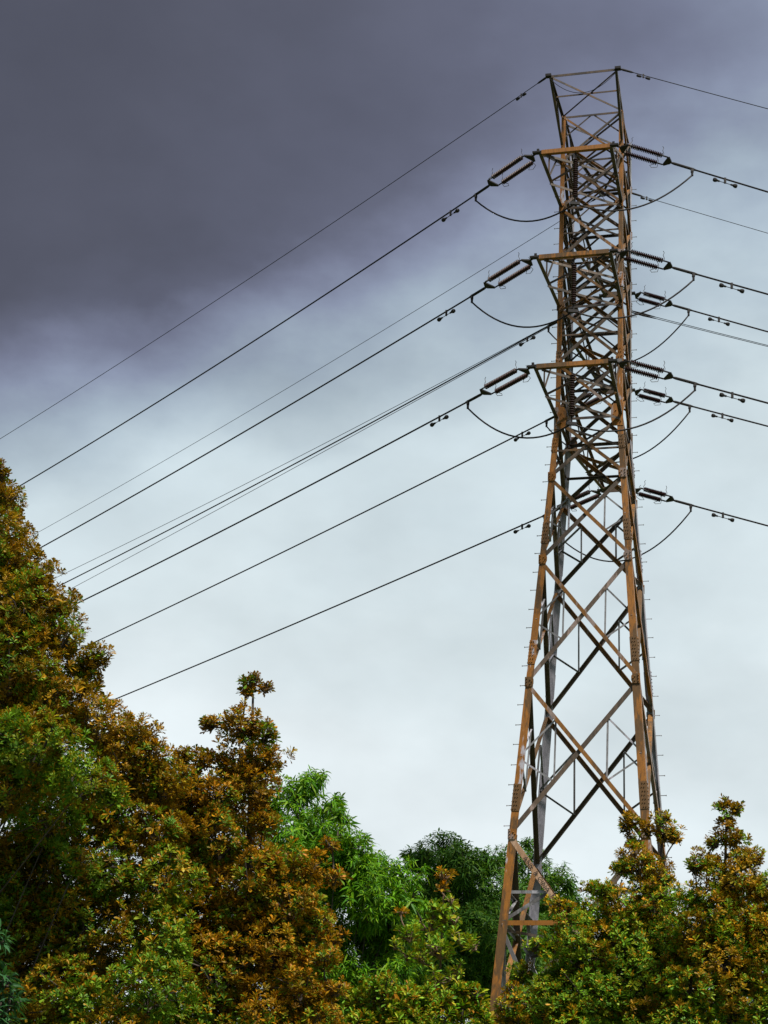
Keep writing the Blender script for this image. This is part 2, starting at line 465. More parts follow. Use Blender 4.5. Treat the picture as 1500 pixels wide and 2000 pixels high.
# number board on the lower frame
m = MB(); c = fp('near', -.02, Z5) + np.array([0, -.09, .16])
m.box(c, .48, .018, .13); m.build('number_board', M_BEAM, tower)

# gusset plates with bolt heads
for (sx, sy) in LEGM:
    for i, z in enumerate(LEVELS[1:-1]):
        s = {A3U: .24, ZW: .40, A2R: .27, A1R: .27, A1U: .24, A2U: .24}.get(z, .27)
        hh = s * (1.25 if z == ZW else .72)
        m = MB(); c = lp(sx, sy, z); c = c + np.array([-sx * s * .42, sy * .028, 0])
        poly = [(-.5 * s, -.8 * hh), (.35 * s, -.8 * hh), (.5 * s, -.3 * hh), (.5 * s, .4 * hh), (.3 * s, .8 * hh), (-.5 * s, .8 * hh)]
        m.prism(c, c + np.array([0, sy * .014, 0]), poly, (-sx, 0, 0), (0, 0, 1))
        for (u, v) in ((-.3, -.5), (-.3, 0), (-.3, .5), (.1, -.4), (.1, .3), (.3, 0)):
            m.lathe(c + np.array([-sx * u * s, sy * .014, v * hh]), (0, sy, 0), [(0, .022), (.02, .02), (.03, .01)], 6)
        m.build('gusset_plate', M_PLATE if sy < 0 else M_DIA, tower)

# painted lettering on the tan brace
fc = bpy.data.curves.new('lettering', 'FONT'); fc.body = 'ANS  & CINA  MA'; fc.size = 0.215; fc.extrude = 0.001
fc.space_character = 1.05
fo = bpy.data.objects.new('lettering_source', fc); COL.objects.link(fo)
bpy.context.view_layer.update()
me = bpy.data.meshes.new_from_object(fo.evaluated_get(bpy.context.evaluated_depsgraph_get()))
bpy.data.objects.remove(fo)
me.materials.clear(); me.materials.append(M_INK)
lt = bpy.data.objects.new('lettering', me); COL.objects.link(lt); lt.parent = lettered
a, b = fp('near', -1, Z4), fp('near', 1, ZB); d = (b - a) / np.linalg.norm(b - a)
nm = FACES['near'][1]; nm2 = np.cross(d, np.cross(nm, d)); nm2 /= np.linalg.norm(nm2); up = np.cross(nm2, d)
o = a + d * 0.86 + nm2 * .030 - up * .072
lt.matrix_local = Matrix(((d[0], up[0], nm2[0], o[0]), (d[1], up[1], nm2[1], o[1]), (d[2], up[2], nm2[2], o[2]), (0, 0, 0, 1)))


# crossarms
def bar(parent, name, p0, p1, w, t, a, b, mat, ins=.04):
    m = MB(); p0, p1 = trim(p0, p1, ins, ins); m.angle(p0, p1, w, t, a, b); return m.build(name, mat, parent)


def crossarm(name_label, sgn, zt, zr, zu, L, hwid, wide):
    """sgn -1 near side, +1 far side; lower chords level from the root, upper chords fall to the tip"""
    arm = MB()
    tipL, tipR = np.array([-hwid, sgn * L, zt]), np.array([hwid, sgn * L, zt])
    if wide:      # heavy end channel, open side to the tower
        yv = np.array([0, -sgn, 0])
        arm.prism(tipL + np.array([.10, 0, 0]), tipR - np.array([.10, 0, 0]),
                  [(0, -.075), (.14, -.075), (.14, -.062), (.014, -.062), (.014, .062), (.14, .062), (.14, .075), (0, .075)], yv, (0, 0, 1))
    else:
        arm.box((tipL + tipR) / 2, hwid + .05, .02, .11)
    ob = arm.build('crossarm', M_BEAM if wide else M_DARK, tower)
    ob['label'] = name_label
    for s, tp in ((-1, tipL), (1, tipR)):
        rl, ru = lp(s, sgn, zr), lp(s, sgn, zu)
        bar(ob, 'lower_chord', tp + [0, 0, -.06], rl, .115, .018, (-s, 0, 0), (0, 0, 1), M_DARK, .02)
        bar(ob, 'upper_chord', tp + [0, 0, .06], ru, .095, .014, (-s, 0, 0), (0, 0, -1), M_DARK, .05)
        # hanger plate with clevis at the tip
        m = MB(); m.box(tp + np.array([s * .06, 0, -.02]), .13, .075, .03); m.box(tp + np.array([s * .02, -sgn * .03, .08]), .04, .025, .06)
        m.build('tip_plate', M_FIT, ob)
        # web between the lower and upper chord
        for k, (fa, fb) in enumerate(((.45, .45), (.45, .8), (.1, .45))):
            pa = tp + (rl - tp) * fa; pb = tp + (ru - tp) * fb
            bar(ob, 'web_bar', pa, pb, .045, .01, (-s, 0, 0), (0, sgn, .2), M_DARK, .03)
    rl, rr = lp(-1, sgn, zr), lp(1, sgn, zr)
    mL, mR = tipL + (rl - tipL) * .47, tipR + (rr - tipR) * .47
    dz = np.array([0, 0, -.05])
    k = 0
    for (u, v, mt) in ((tipL + [.2, 0, 0] if wide else tipL, mR, M_DIB), (mL, tipR - [.2, 0, 0] if wide else tipR, M_DARK), (mL, rr, M_DIB), (mR, rl, M_DIA)):
        k += 1
        bar(ob, 'plan_bar', u + dz * (1 + .5 * k), v + dz * (1 + .5 * k), .085, .012, (0, -sgn, 0), (0, 0, -1), mt, .08)
    return tipL, tipR


TIPS = {}
for nm_, zt, zr, zu, lab in (('c1', T1, A1R, A1U, 'uppermost'), ('c2', T2, A2R, A2U, 'middle'), ('c3', T3, ZW, A3U, 'lowest')):
    TIPS[nm_] = crossarm(f'{lab} wide crossarm with an orange rusty end beam', -1, zt, zr, zu, NL, NHW, True)
    fz = {'c1': 37.2135 + CZ, 'c2': 33.2112 + CZ, 'c3': 29.3134 + CZ}[nm_]
    TIPS['f' + nm_[1]] = crossarm(f'{lab} narrow dark crossarm reaching away behind the pylon', 1, fz, zr, zu, FL, FHW, False)


# earth-wire arms at the top
def peak(sgn, L, hwid, lab):
    m = MB(); tL, tR = np.array([-hwid, sgn * L, PZ]), np.array([hwid, sgn * L, PZ])
    m.angle(tL, tR, .09, .014, (0, -sgn, 0), (0, 0, -1)); ob = m.build('earth_wire_arm', M_DARK, tower); ob['label'] = lab
    for s, tp in ((-1, tL), (1, tR)):
        top, low = lp(s, sgn, ZTOP), lp(s, sgn, A1U + .65)
        bar(ob, 'upper_chord', tp, top, .09, .016, (-s, 0, 0), (0, 0, -1), M_DARK, .02)
        bar(ob, 'lower_chord', tp + [0, 0, -.08], low, .085, .014, (-s, 0, 0), (0, 0, 1), M_DARK, .02)
        bar(ob, 'web_bar', tp + (top - tp) * .5, tp + (low - tp) * .5, .05, .01, (-s, 0, 0), (0, sgn, .2), M_DARK, .02)
        bar(ob, 'web_bar', tp + (top - tp) * .5, low, .05, .01, (-s, 0, 0), (0, sgn, .2), M_DARK, .04)
        m = MB(); m.box(tp + np.array([s * .02, 0, -.01]), .10, .08, .045); m.build('tip_plate', M_FIT, ob)
    jl, jr = lp(-1, sgn, ZTOP), lp(1, sgn, ZTOP)
    bar(ob, 'plan_bar', tL, jr, .07, .012, (0, -sgn, 0), (0, 0, -1), M_DARK, .08)
    bar(ob, 'plan_bar', tR + [0, 0, -.04], jl + [0, 0, -.04], .055, .012, (0, -sgn, 0), (0, 0, -1), M_DARK, .08)
    bar(ob, 'plan_bar', tL + (jl - tL) * .47 + [0, 0, -.06], tR + (jr - tR) * .47 + [0, 0, -.06], .06, .012, (0, -sgn, 0), (0, 0, -1), M_DARK, .04)
    return tL, tR


TIPS['e'] = peak(-1, PL, PHW, 'open wide earth wire arm crowning the pylon towards the viewer')
TIPS['fe'] = peak(1, FPL, FHW, 'narrow earth wire arm reaching away behind the top of the pylon')

# ------------------------------------------------------------------ lines
PHI = {-1: 2.22, 1: 0.26}
# slope and curvature of each span
SPAN = {(-1, 'c1'): (.0565, .0009), (-1, 'c2'): (.04479, .00065), (-1, 'c3'): (.03484, .00065), (-1, 'f1'): (.03145, .00046),
        (-1, 'f2'): (.03475, .00041), (-1, 'f3'): (.01961, .00028), (-1, 'e'): (.03335, .00061), (-1, 'fe'): (.0492, .0006),
        (1, 'c1'): (.10203, .00059), (1, 'c2'): (.09051, .00063), (1, 'c3'): (.09215, .00061), (1, 'f1'): (.09451, .00065),
        (1, 'f2'): (.08735, .00062), (1, 'f3'): (.10611, .00065), (1, 'e'): (.05454, .00053), (1, 'fe'): (.09729, .00058)}
ARMN = {'c1': 'top wide crossarm', 'c2': 'middle wide crossarm', 'c3': 'lowest wide crossarm',
        'f1': 'top rear crossarm', 'f2': 'middle rear crossarm', 'f3': 'lowest rear crossarm'}
WAY = {-1: 'left', 1: 'right'}


def line_pt(side, k, t):
    A = t2w(TIPS[k][0 if side < 0 else 1]); s, c = SPAN[(side, k)]; ph = PHI[side]
    return np.array([A[0] + math.cos(ph) * t, A[1] + math.sin(ph) * t, A[2] - s * t + c * t * t])


STR_A, STR_B, TERM = 0.50, {-1: 2.42, 1: 2.05}, {-1: 3.12, 1: 2.80}
DAMP = {(-1, 'c1'): 4.45, (-1, 'c2'): 4.44, (-1, 'c3'): 4.56, (-1, 'f1'): 4.22, (-1, 'f2'): 4.37, (-1, 'f3'): 4.24,
        (1, 'c1'): 3.97, (1, 'c2'): 4.13, (1, 'c3'): 4.07, (1, 'f1'): 3.55, (1, 'f2'): 3.62, (1, 'f3'): 3.57}


def discs(m, p0, p1, n, rd):
    p0, p1 = np.asarray(p0), np.asarray(p1); L = np.linalg.norm(p1 - p0); st = L / n; prof = []
    for i in range(n):
        z = i * st
        prof += [(z, .035), (z + st * .25, .05), (z + st * .40, rd * .93), (z + st * .55, rd), (z + st * .66, rd * .72), (z + st * .82, .04)]
    prof.append((L, .035))
    m.lathe(p0, p1 - p0, prof, 12)


def tension_set(side, k):
    far = k[0] == 'f'
    A = line_pt(side, k, 0); B = line_pt(side, k, 10.); d = (B - A) / np.linalg.norm(B - A)
    tb = STR_B[side] if not far else STR_B[side] - (.15 if side < 0 else .38)
    ta = STR_A if not far else .38
    root = empty('insulator_set', A)
    tag(root, f'brown double insulator string on the {WAY[side]} side of the {ARMN[k]}', 'insulator', 'tension insulator strings on the pylon')
    h = np.cross(d, (0, 0, 1)); h /= np.linalg.norm(h); v = np.cross(h, d)
    sp = .225
    P = lambda t, o=0., w=0.: line_pt(side, k, t) + h * o + v * w
    # link and yoke at the tower
    m = MB(); m.tube([P(.05), P(ta * .55)], .032, 8); m.build('link', M_FIT, root, org=A)
    for nm_, ty, tx in (('yoke_plate', ta * .85, ta * .55), ('yoke_plate', tb - .16, tb)):
        m = MB(); a_, b_, c_ = P(ty, -sp - .03), P(ty, sp + .03), P(tx)
        e_ = P(ty + (ty - tx) * .3, -sp + .03), P(ty + (ty - tx) * .3, sp - .03)
        vs = [q + v * w for w in (-.022, .022) for q in (a_, c_ - h * .06, c_ + h * .06, b_, e_[1], e_[0])]
        m.add(vs, [tuple(range(5, -1, -1)), tuple(range(6, 12))] + [(i, (i + 1) % 6, 6 + (i + 1) % 6, 6 + i) for i in range(6)])
        m.build(nm_, M_FIT, root, org=A)
    for o in (-sp, sp):
        m = MB(); t0, t1 = ta * .9 + .10, tb - .40
        discs(m, P(t0, o), P(t1, o), 18, .088)
        st = m.build('insulator_string', M_PORC, root, smooth=False, org=A)
        for u0, u1 in ((ta * .9, t0 + .01), (t1 - .01, tb - .2)):
            m = MB(); m.tube([P(u0, o), P(u1, o)], .026, 6); m.build('ball_fitting', M_FIT, st, org=A)
        for (tt, sg) in ((t0 - .02, 1), (t1 + .04, -1)):
            m = MB()
            m.tube([P(tt, o), P(tt, o, .10), P(tt + sg * .05, o, .20), P(tt + sg * .02, o, .30), P(tt + sg * .06, o, .36)], .010, 5)
            w_ = np.sign(o)
            m.tube([P(tt, o), P(tt - sg * .02, o + w_ * .12, -.08), P(tt + sg * .16, o + w_ * .17, -.12), P(tt + sg * .26, o + w_ * .06, -.14), P(tt + sg * .12, o, -.06)], .010, 5)
            m.build('arcing_horn', M_HORN, st, org=A)


def conductor(side, k, r, name, label, cat, group, t0=None):
    tb = t0 if t0 is not None else (STR_B[side] if k[0] != 'f' else STR_B[side] - (.15 if side < 0 else .38))
    ts = np.concatenate([np.linspace(tb, 60, 50), np.linspace(64, 110, 12)])
    org = line_pt(side, k, tb)
    m = MB(); m.tube([line_pt(side, k, t) for t in ts], r, 6)
    o = m.build(name, M_WIRE if r > .02 else M_EARTH, None, org=org); o.location = tuple(org)
    tag(o, label, cat, group)
    return o, org


def term_t(side, k):
    return TERM[side] - (0 if k[0] != 'f' else (.1 if side < 0 else .47))


for k in ('c1', 'c2', 'c3', 'f1', 'f2', 'f3'):
    for side in (-1, 1):
        tension_set(side, k)
        o, org = conductor(side, k, .030, 'conductor', f'thick black power conductor running {WAY[side]} from the {ARMN[k]}', 'conductor', 'power conductors')
        tt = term_t(side, k); tb = STR_B[side] - (0 if k[0] != 'f' else (.15 if side < 0 else .38))
        m = MB(); m.tube([line_pt(side, k, t) for t in (tb, tb + .1, tt, tt + .12)], [.03, .046, .046, .034], 8)
        m.build('dead_end_clamp', M_FIT, o, org=org)
        m = MB(); c = line_pt(side, k, tt); m.box(c + np.array([0, 0, -.05]), .045, .045, .07); m.tube([c, c + np.array([0, 0, -.26])], .04, 8)
        m.build('jumper_terminal', M_FIT, o, org=org)
        # damper
        td = DAMP[(side, k)]; c = line_pt(side, k, td); d = line_pt(side, k, td + .5) - c; d /= np.linalg.norm(d)
        rt = empty('vibration_damper', c)
        tag(rt, f'small dumbbell damper hanging on the {WAY[side]} conductor of the {ARMN[k]}', 'damper', 'vibration dampers on the conductors')
        m = MB(); m.box(c + np.array([0, 0, -.06]), .035, .035, .10); m.build('clamp', M_FIT, rt, org=c)
        q = c + np.array([0, 0, -.15]); m = MB(); m.tube([q - d * .36, q + d * .36], .012, 6); m.build('messenger_cable', M_FIT, rt, org=c)
        for s in (-1, 1):
            m = MB(); m.lathe(q + d * s * .20, d * s, [(0, .03), (.08, .035), (.10, .055), (.17, .075), (.22, .06), (.235, .02)], 8)
            m.build('weight', M_FIT, rt, org=c)

for side in (-1, 1):
    for k, lab in (('e', f'thin earth wire running {WAY[side]} from the top wide arm of the pylon'), ('fe', f'thin earth wire running {WAY[side]} from the rear peak behind the pylon')):
        o, org = conductor(side, k, .0145 if k == 'e' else .012, 'earth_wire', lab, 'earth wire', 'earth wires', t0=0.0)
        m = MB(); m.tube([line_pt(side, k, t) for t in (.1, .2, .5, .6)], [.02, .04, .035, .015], 8); m.build('dead_end_clamp', M_FIT, o, org=org)
        td = 1.42 if side < 0 else .95
        if k == 'fe': td = 1.3 if side < 0 else .75
        c = line_pt(side, k, td); d = line_pt(side, k, td + .5) - c; d /= np.linalg.norm(d)
        rt = empty('vibration_damper', c)
        tag(rt, f'short damper on the thin {WAY[side]} earth wire at the {"top wide arm" if k == "e" else "rear peak"}', 'damper', 'vibration dampers on the conductors')
        m = MB(); m.box(c + np.array([0, 0, -.03]), .025, .025, .07); m.build('clamp', M_FIT, rt, org=c)
        q = c + np.array([0, 0, -.08]); m = MB(); m.tube([q - d * .2, q + d * .2], .01, 6); m.build('messenger_cable', M_FIT, rt, org=c)
        for s in (-1, 1):
            m = MB(); m.lathe(q + d * s * .08, d * s, [(0, .03), (.04, .042), (.15, .045), (.17, .02)], 8); m.build('weight', M_FIT, rt, org=c)

# two slack communication cables strung on the pylon body
for side, s, c, z, lab in ((-1, .01682, .00055, 34.118, 'upper thin cable running left from the pylon body, dotted and faint'),
                           (-1, .03297, .00022, 34.055, 'lower thin cable running left from the pylon body just under a conductor'),
                           (1, .07004, .00124, 34.088, 'upper of two thin twisted cables running right from the pylon body'),
                           (1, .0641, .00075, 34.024, 'lower of two thin twisted cables running right from the pylon body')):
    A = t2w((side * 1.1, 1.0, z + CZ)); ph = PHI[side]
    m = MB(); m.tube([np.array([A[0] + math.cos(ph) * t, A[1] + math.sin(ph) * t, A[2] - s * t + c * t * t]) for t in np.concatenate([np.linspace(0, 60, 40), np.linspace(65, 100, 8)])], .012, 5)
    o = m.build('communication_cable', M_EARTH, None, org=A); o.location = tuple(A); tag(o, lab, 'cable', 'communication cables')
    m = MB(); B = A + np.array([math.cos(ph), math.sin(ph), -s]) * .9; m.tube([A, A * .5 + B * .5, B], [.02, .035, .015], 6); m.build('dead_end_grip', M_FIT, o, org=A)


# jumper loops
def spline(pts, n=10):
    pts = [np.asarray(q, float) for q in pts]; P = [2 * pts[0] - pts[1]] + pts + [2 * pts[-1] - pts[-2]]; out = []
    for i in range(1, len(P) - 2):
        for t in np.linspace(0, 1, n, endpoint=False):
            a, b, c, d = P[i - 1], P[i], P[i + 1], P[i + 2]
            out.append(.5 * (2 * b + (c - a) * t + (2 * a - 5 * b + 4 * c - d) * t * t + (3 * b - a - 3 * c + d) * t ** 3))
    out.append(pts[-1]); return out


def sag(p, q, depth, n=16, skip=0):
    return [p + (q - p) * t - np.array([0, 0, 4 * depth * t * (1 - t)]) for t in np.linspace(0, 1, n)][skip:]


for k in ('c1', 'c2', 'c3'):
    L_ = line_pt(-1, k, term_t(-1, k)) + np.array([0, 0, -.24]); R_ = line_pt(1, k, term_t(1, k)) + np.array([0, 0, -.24])
    tl, tr = TIPS[k]; top = t2w((tl + tr) / 2 * np.array([1, 1, 1]) + np.array([0, .08, -.1])) + 0
    bot = top + np.array([0, 0, -1.95])
    rt = empty('jumper_insulator', top)
    tag(rt, f'dark upright insulator string hanging under the end beam of the {ARMN[k]}', 'insulator', 'hanging jumper insulators')
    m = MB(); m.tube([top, top + [0, 0, -.28]], .025, 6); m.build('link', M_FIT, rt, org=top)
    m = MB(); discs(m, top + [0, 0, -.26], top + [0, 0, -1.72], 18, .095); m.build('insulator_string', M_PORC, rt, org=top)
    m = MB(); m.tube([top + [0, 0, -1.7], bot + [0, 0, .02]], .03, 6); m.box(bot, .16, .04, .05); m.build('clamp', M_FIT, rt, org=top)
    pts = sag(L_, bot, .75, 18) + sag(bot, R_, .72, 18, 1)
    m = MB(); m.tube(pts, .028, 7); o = m.build('jumper_loop', M_WIRE, None, smooth=True, org=L_); o.location = tuple(L_)
    tag(o, f'drooping black jumper loop slung under the {ARMN[k]}', 'jumper', 'jumper loops')
for k in ('f1', 'f2', 'f3'):
    L_ = line_pt(-1, k, term_t(-1, k)) + np.array([0, 0, -.24]); R_ = line_pt(1, k, term_t(1, k)) + np.array([0, 0, -.24])
    m = MB(); m.tube(sag(L_, R_, 1.75, 30), .026, 7); o = m.build('jumper_loop', M_WIRE, None, smooth=True, org=L_); o.location = tuple(L_)
    tag(o, f'drooping black jumper loop slung under the {ARMN[k]}', 'jumper', 'jumper loops')

for k in ('e', 'fe'):
    tl, tr = t2w(TIPS[k][0]), t2w(TIPS[k][1])
    m = MB(); m.tube(sag(tl + np.array([0, 0, -.1]), tr + np.array([0, 0, -.1]), .75 if k == 'e' else .5, 20), .011, 5)
    o = m.build('earth_jumper', M_EARTH, None, org=tl); o.location = tuple(tl)
    tag(o, 'thin slack wire drooping between the ' + ('two corners of the top wide arm' if k == 'e' else 'corners of the rear peak'), 'jumper', 'earth wire jumpers')

# ------------------------------------------------------------------ trees
def unit(a): return a / (np.linalg.norm(a, axis=-1, keepdims=True) + 1e-9)


OBOV = dict(s=(.50, .80), w=(.62, 1.0))
LANC = dict(s=(.32, .68), w=(1.0, .72))


def leaf_arrays(base, d, n, L, W, shape, bend, grav, fold=.18):
    """arrays of leaves: 8 vertices each; d along the blade, n the upper side"""
    side = unit(np.cross(d, n)); n = np.cross(side, d)
    L = L[:, None]; W = W[:, None] * .5; out = []
    def pos(s): return base + d * L * s + n * (bend[:, None] * L * s * s) - np.array([0, 0, 1.]) * (grav[:, None] * L * s * s)
    out.append(pos(0))
    for s, w in zip(shape['s'], shape['w']):
        c = pos(s); out += [c - side * W * w + n * W * w * fold, c - n * W * fold * .6, c + side * W * w + n * W * w * fold]
    out.append(pos(1.0))
    return np.stack(out, 1)


LF_TRI = np.array([(0, 2, 1), (0, 3, 2), (4, 5, 7), (5, 6, 7)])
LF_QUAD = np.array([(1, 2, 5, 4), (2, 3, 6, 5)])


def leaves_mesh(name, V, C, mat, parent, org):
    n = len(V); v = (V.reshape(-1, 3) - org).astype(np.float32)
    base = (np.arange(n) * 8)[:, None]
    tri = (LF_TRI.reshape(-1)[None] + base); quad = (LF_QUAD.reshape(-1)[None] + base)
    loops = np.concatenate([tri, quad], 1).reshape(-1).astype(np.int32)
    starts = (np.array([0, 3, 6, 9, 12, 16])[None] + (np.arange(n) * 20)[:, None]).reshape(-1).astype(np.int32)
    me = bpy.data.meshes.new(name); me.vertices.add(n * 8); me.loops.add(n * 20); me.polygons.add(n * 6)
    me.vertices.foreach_set('co', v.reshape(-1)); me.loops.foreach_set('vertex_index', loops)
    me.polygons.foreach_set('loop_start', starts)
    me.update(calc_edges=True)
    ca = me.attributes.new('leaf_colour', 'FLOAT_COLOR', 'POINT')
    cc = np.concatenate([np.repeat(C, 8, 0), np.ones((n * 8, 1))], 1).astype(np.float32)
    ca.data.foreach_set('color', cc.reshape(-1))
    me.materials.append(mat)
    o = bpy.data.objects.new(name, me); COL.objects.link(o); o.parent = parent
    return o


# leaf colours: what each kind of leaf is (young shoots coppery, mature leaves green)
P_GREEN = np.array([[.12, .24, .015], [.16, .27, .018], [.24, .29, .018], [.10, .21, .022]])
P_BROWN = np.array([[.27, .155, .006], [.25, .145, .008], [.33, .175, .008], [.18, .095, .008], [.20, .16, .010]])
P_YOUNG = np.array([[.52, .26, .010], [.48, .20, .008], [.42, .31, .016]])
P_MANGO = np.array([[.085, .235, .006], [.11, .27, .008], [.05, .16, .010], [.15, .27, .008]])
P_FARG = np.array([[.05, .14, .016], [.065, .17, .016], [.04, .11, .018], [.10, .19, .016]])
P_LIME = np.array([[.22, .36, .022], [.30, .36, .020], [.16, .34, .03], [.33, .29, .018]])


def rosettes(rng, C, A, size, young, brown, kind):
    """leaf whorls at C with axes A; young: 0..1 coppery heart; brown: 0..1 share of bronze leaves"""
    n = len(C)
    if kind == 'obovate': m, lo, hi = 11, .30, 1.35
    else: m, lo, hi = 9, .7, 1.75
    up = np.where(np.abs(A[:, 2:3]) > .95, np.array([[1., 0, 0]]), np.array([[0, 0, 1.]]))
    e1 = unit(np.cross(A, up)); e2 = np.cross(A, e1)
    V, K = [], []
    ph0 = rng.uniform(0, 6.28, n); bflag = (rng.random(n) < brown) * 1.0; bi = rng.integers(0, len(P_BROWN), n); gi = rng.integers(0, len(P_GREEN), n)
    for j in range(m):
        f = j / (m - 1)
        ph = ph0 + j * 2.39996 + rng.normal(0, .25, n)
        th = lo + (hi - lo) * f + rng.normal(0, .16, n)
        rad = e1 * np.cos(ph)[:, None] + e2 * np.sin(ph)[:, None]
        d = unit(A * np.cos(th)[:, None] + rad * np.sin(th)[:, None])
        nn = unit(A * np.sin(th)[:, None] - rad * np.cos(th)[:, None] + 1e-4)
        nn = unit(nn + rng.normal(0, .25, (n, 3)))
        base = C + A * (size * (.30 * (1 - f) - .25 * f))[:, None]
        if kind == 'obovate':
            L = size * (.72 + .5 * f) * rng.uniform(.8, 1.2, n); W = L * rng.uniform(.29, .41, n)
            v = leaf_arrays(base, d, nn, L, W, OBOV, rng.uniform(-.25, .08, n), rng.uniform(0, .12, n))
        else:
            L = size * rng.uniform(.8, 1.3, n); W = L * rng.uniform(.17, .24, n)
            v = leaf_arrays(base, d, nn, L, W, LANC, rng.uniform(-.15, .05, n), rng.uniform(.25, .65, n))
        V.append(v)
        if kind == 'obovate':
            pal = np.where((rng.random(n) < bflag * .92 + .04)[:, None], P_BROWN[bi], P_GREEN[gi])
            pal = np.where((rng.random(n) < young * (1 - f) * 1.3)[:, None], P_YOUNG[rng.integers(0, 3, n)], pal)
        elif kind == 'mango': pal = P_MANGO[rng.integers(0, 4, n)]
        else: pal = P_FARG[rng.integers(0, 4, n)]
        K.append(pal * rng.uniform(.85, 1.15, (n, 1)))
    return np.concatenate(V), np.concatenate(K)


def tree(name, label, cat, Y, base_px, lobes, kind='obovate', leaf=.053, seed=1, dens=1.0, bark=None, trunk_r=.14, group=None,
         mat=None, palette=None, tone=(1, 1, 1), upw=.9, deep=1.0, jitter=.16):
    """lobes: (px, py, radius px, depth shift m, bronze share, young share)"""
    rng = np.random.default_rng(seed)
    mat = mat or (M_LEAF if kind == 'obovate' else M_MANGO)
    bw = U(base_px, 1990, Y); base = np.array([bw[0], bw[1] + .2 + .7 * deep, 0.0])
    root = empty(name, base); tag(root, label, cat, group)
    Vs, Ks = [], []; trunk = MB(); cents = []
    if deep:      # the crown's far half
        lobes = list(lobes) + [(a[0] + 12, a[1] + 25, a[2] * 1.1, a[3] + deep * rng.uniform(.8, 1.2), a[4], .05) for a in lobes if a[2] >= 54]
    for lb in lobes:
        px, py, rp, dy, br, yg = (list(lb) + [0, .6, .3])[:6] if len(lb) < 6 else lb
        c0 = U(px, py, Y + dy); r = rp * mpp(c0); cents.append((c0, r, rp))
        # lobes are lumpy: a few overlapping boughs
        ros = leaf * 1.05
        n = int(dens * 1.9 * 4 * r * r / (ros * ros)) + 5
        dirs = unit(rng.normal(0, 1, (n, 3)))
        keep = rng.random(n) < np.where(dirs[:, 2] < -.3, .45, 1.0); dirs = dirs[keep]; n = len(dirs)
        # boughs: bumps over the lobe surface give ledges and hollows
        nb = max(5, int(rp / 9)); bd = unit(rng.normal(0, 1, (nb, 3))); bd[:, 2] = np.abs(bd[:, 2]) * .8 + bd[:, 2] * .2; bd = unit(bd)
        cosb = np.max(dirs @ bd.T, 1); bump = np.clip((cosb - .70) / .25, 0, 1)
        rad = r * (.52 + .54 * bump + rng.normal(0, .05, n) + jitter * (rng.random(n) - .5))
        inner = rng.random(n) < .2; rad = np.where(inner, r * rng.uniform(.25, .7, n), rad)
        P_ = c0 + dirs * rad[:, None] * np.array([1, 1, .92])
        A = unit(dirs * .62 + np.array([0, 0, upw]) + rng.normal(0, .28, (n, 3)))
        size = leaf * np.clip(rng.lognormal(0, .25, n), .55, 1.6)
        yv = np.clip(yg * (.5 + bump) * np.where(inner, .1, 1.), 0, 1)
        bv = np.clip(br + rng.normal(0, .38, nb)[np.argmax(dirs @ bd.T, 1)], 0, 1)
        v, kk = rosettes(rng, P_, A, size, yv, bv, kind)
        if palette is not None and br < .75: kk = palette[rng.integers(0, len(palette), len(kk))] * rng.uniform(.75, 1.2, (len(kk), 1))
        Vs.append(v); Ks.append(kk * np.array(tone))
        # twigs inside the lobe
        for i in rng.choice(n, min(n, 10), replace=False):
            mid = (c0 + P_[i]) / 2 + rng.normal(0, .03, 3)
            trunk.tube([c0 - [0, 0, r * .4], mid, P_[i]], [.016, .011, .006], 4, False)
    # trunk and limbs
    zc = np.array([c[0] for c in cents]); top = zc[np.argmax(zc[:, 2])]
    mean = zc.mean(0); fork = np.array([base[0] * .6 + mean[0] * .4, base[1] * .6 + mean[1] * .4, max(1.2, min(zc[:, 2].min() * .6, mean[2] * .6))])
    wob = rng.normal(0, .06, 3); wob[2] = 0
    p1 = base * .5 + fork * .5 + wob
    apex = top + np.array([0, 0, -.2])
    trunk.tube(spline([base - [0, 0, .3], base + [0, 0, .15], p1, fork, fork * .5 + apex * .5 + wob, apex], 5),
               list(np.interp(np.linspace(0, 1, 26), [0, .08, .5, 1], [trunk_r * 1.5, trunk_r, trunk_r * .7, .012])), 8)
    big = [q for q in cents if q[2] >= 40] or cents
    done = list(big)
    for q in sorted(cents, key=lambda k: k[0][2]):
        c, r, rp = q
        near = [k for k in done if k[0][2] < c[2] + .2 and k is not q]
        if rp < 40: done.append(q)
        if rp < 40 and near:          # a small tuft rides on a thin shoot of the nearest bough
            st = min(near, key=lambda k: np.linalg.norm(k[0] - c))[0]
            mid = st * .5 + c * .5 + rng.normal(0, .03, 3)
            trunk.tube(spline([st, mid, c], 4), list(np.linspace(.013, .008, 9)), 5)
        else:
            f = rng.uniform(.0, .75); st = fork + (apex - fork) * f * max(0, min(1, (c[2] - fork[2]) / max(.5, apex[2] - fork[2])))
            mid = st * .45 + c * .55 + np.array([0, 0, -.25 * np.linalg.norm(c - st) * .5]) + rng.normal(0, .08, 3)
            trunk.tube(spline([st, mid, c], 5), list(np.linspace(max(.010, trunk_r * .06), .006, 11)), 6)
    trunk.build('trunk', bark or M_BARK, root, smooth=True, org=base)
    leaves_mesh('crown', np.concatenate(Vs), np.concatenate(Ks), mat, root, base)
    return root


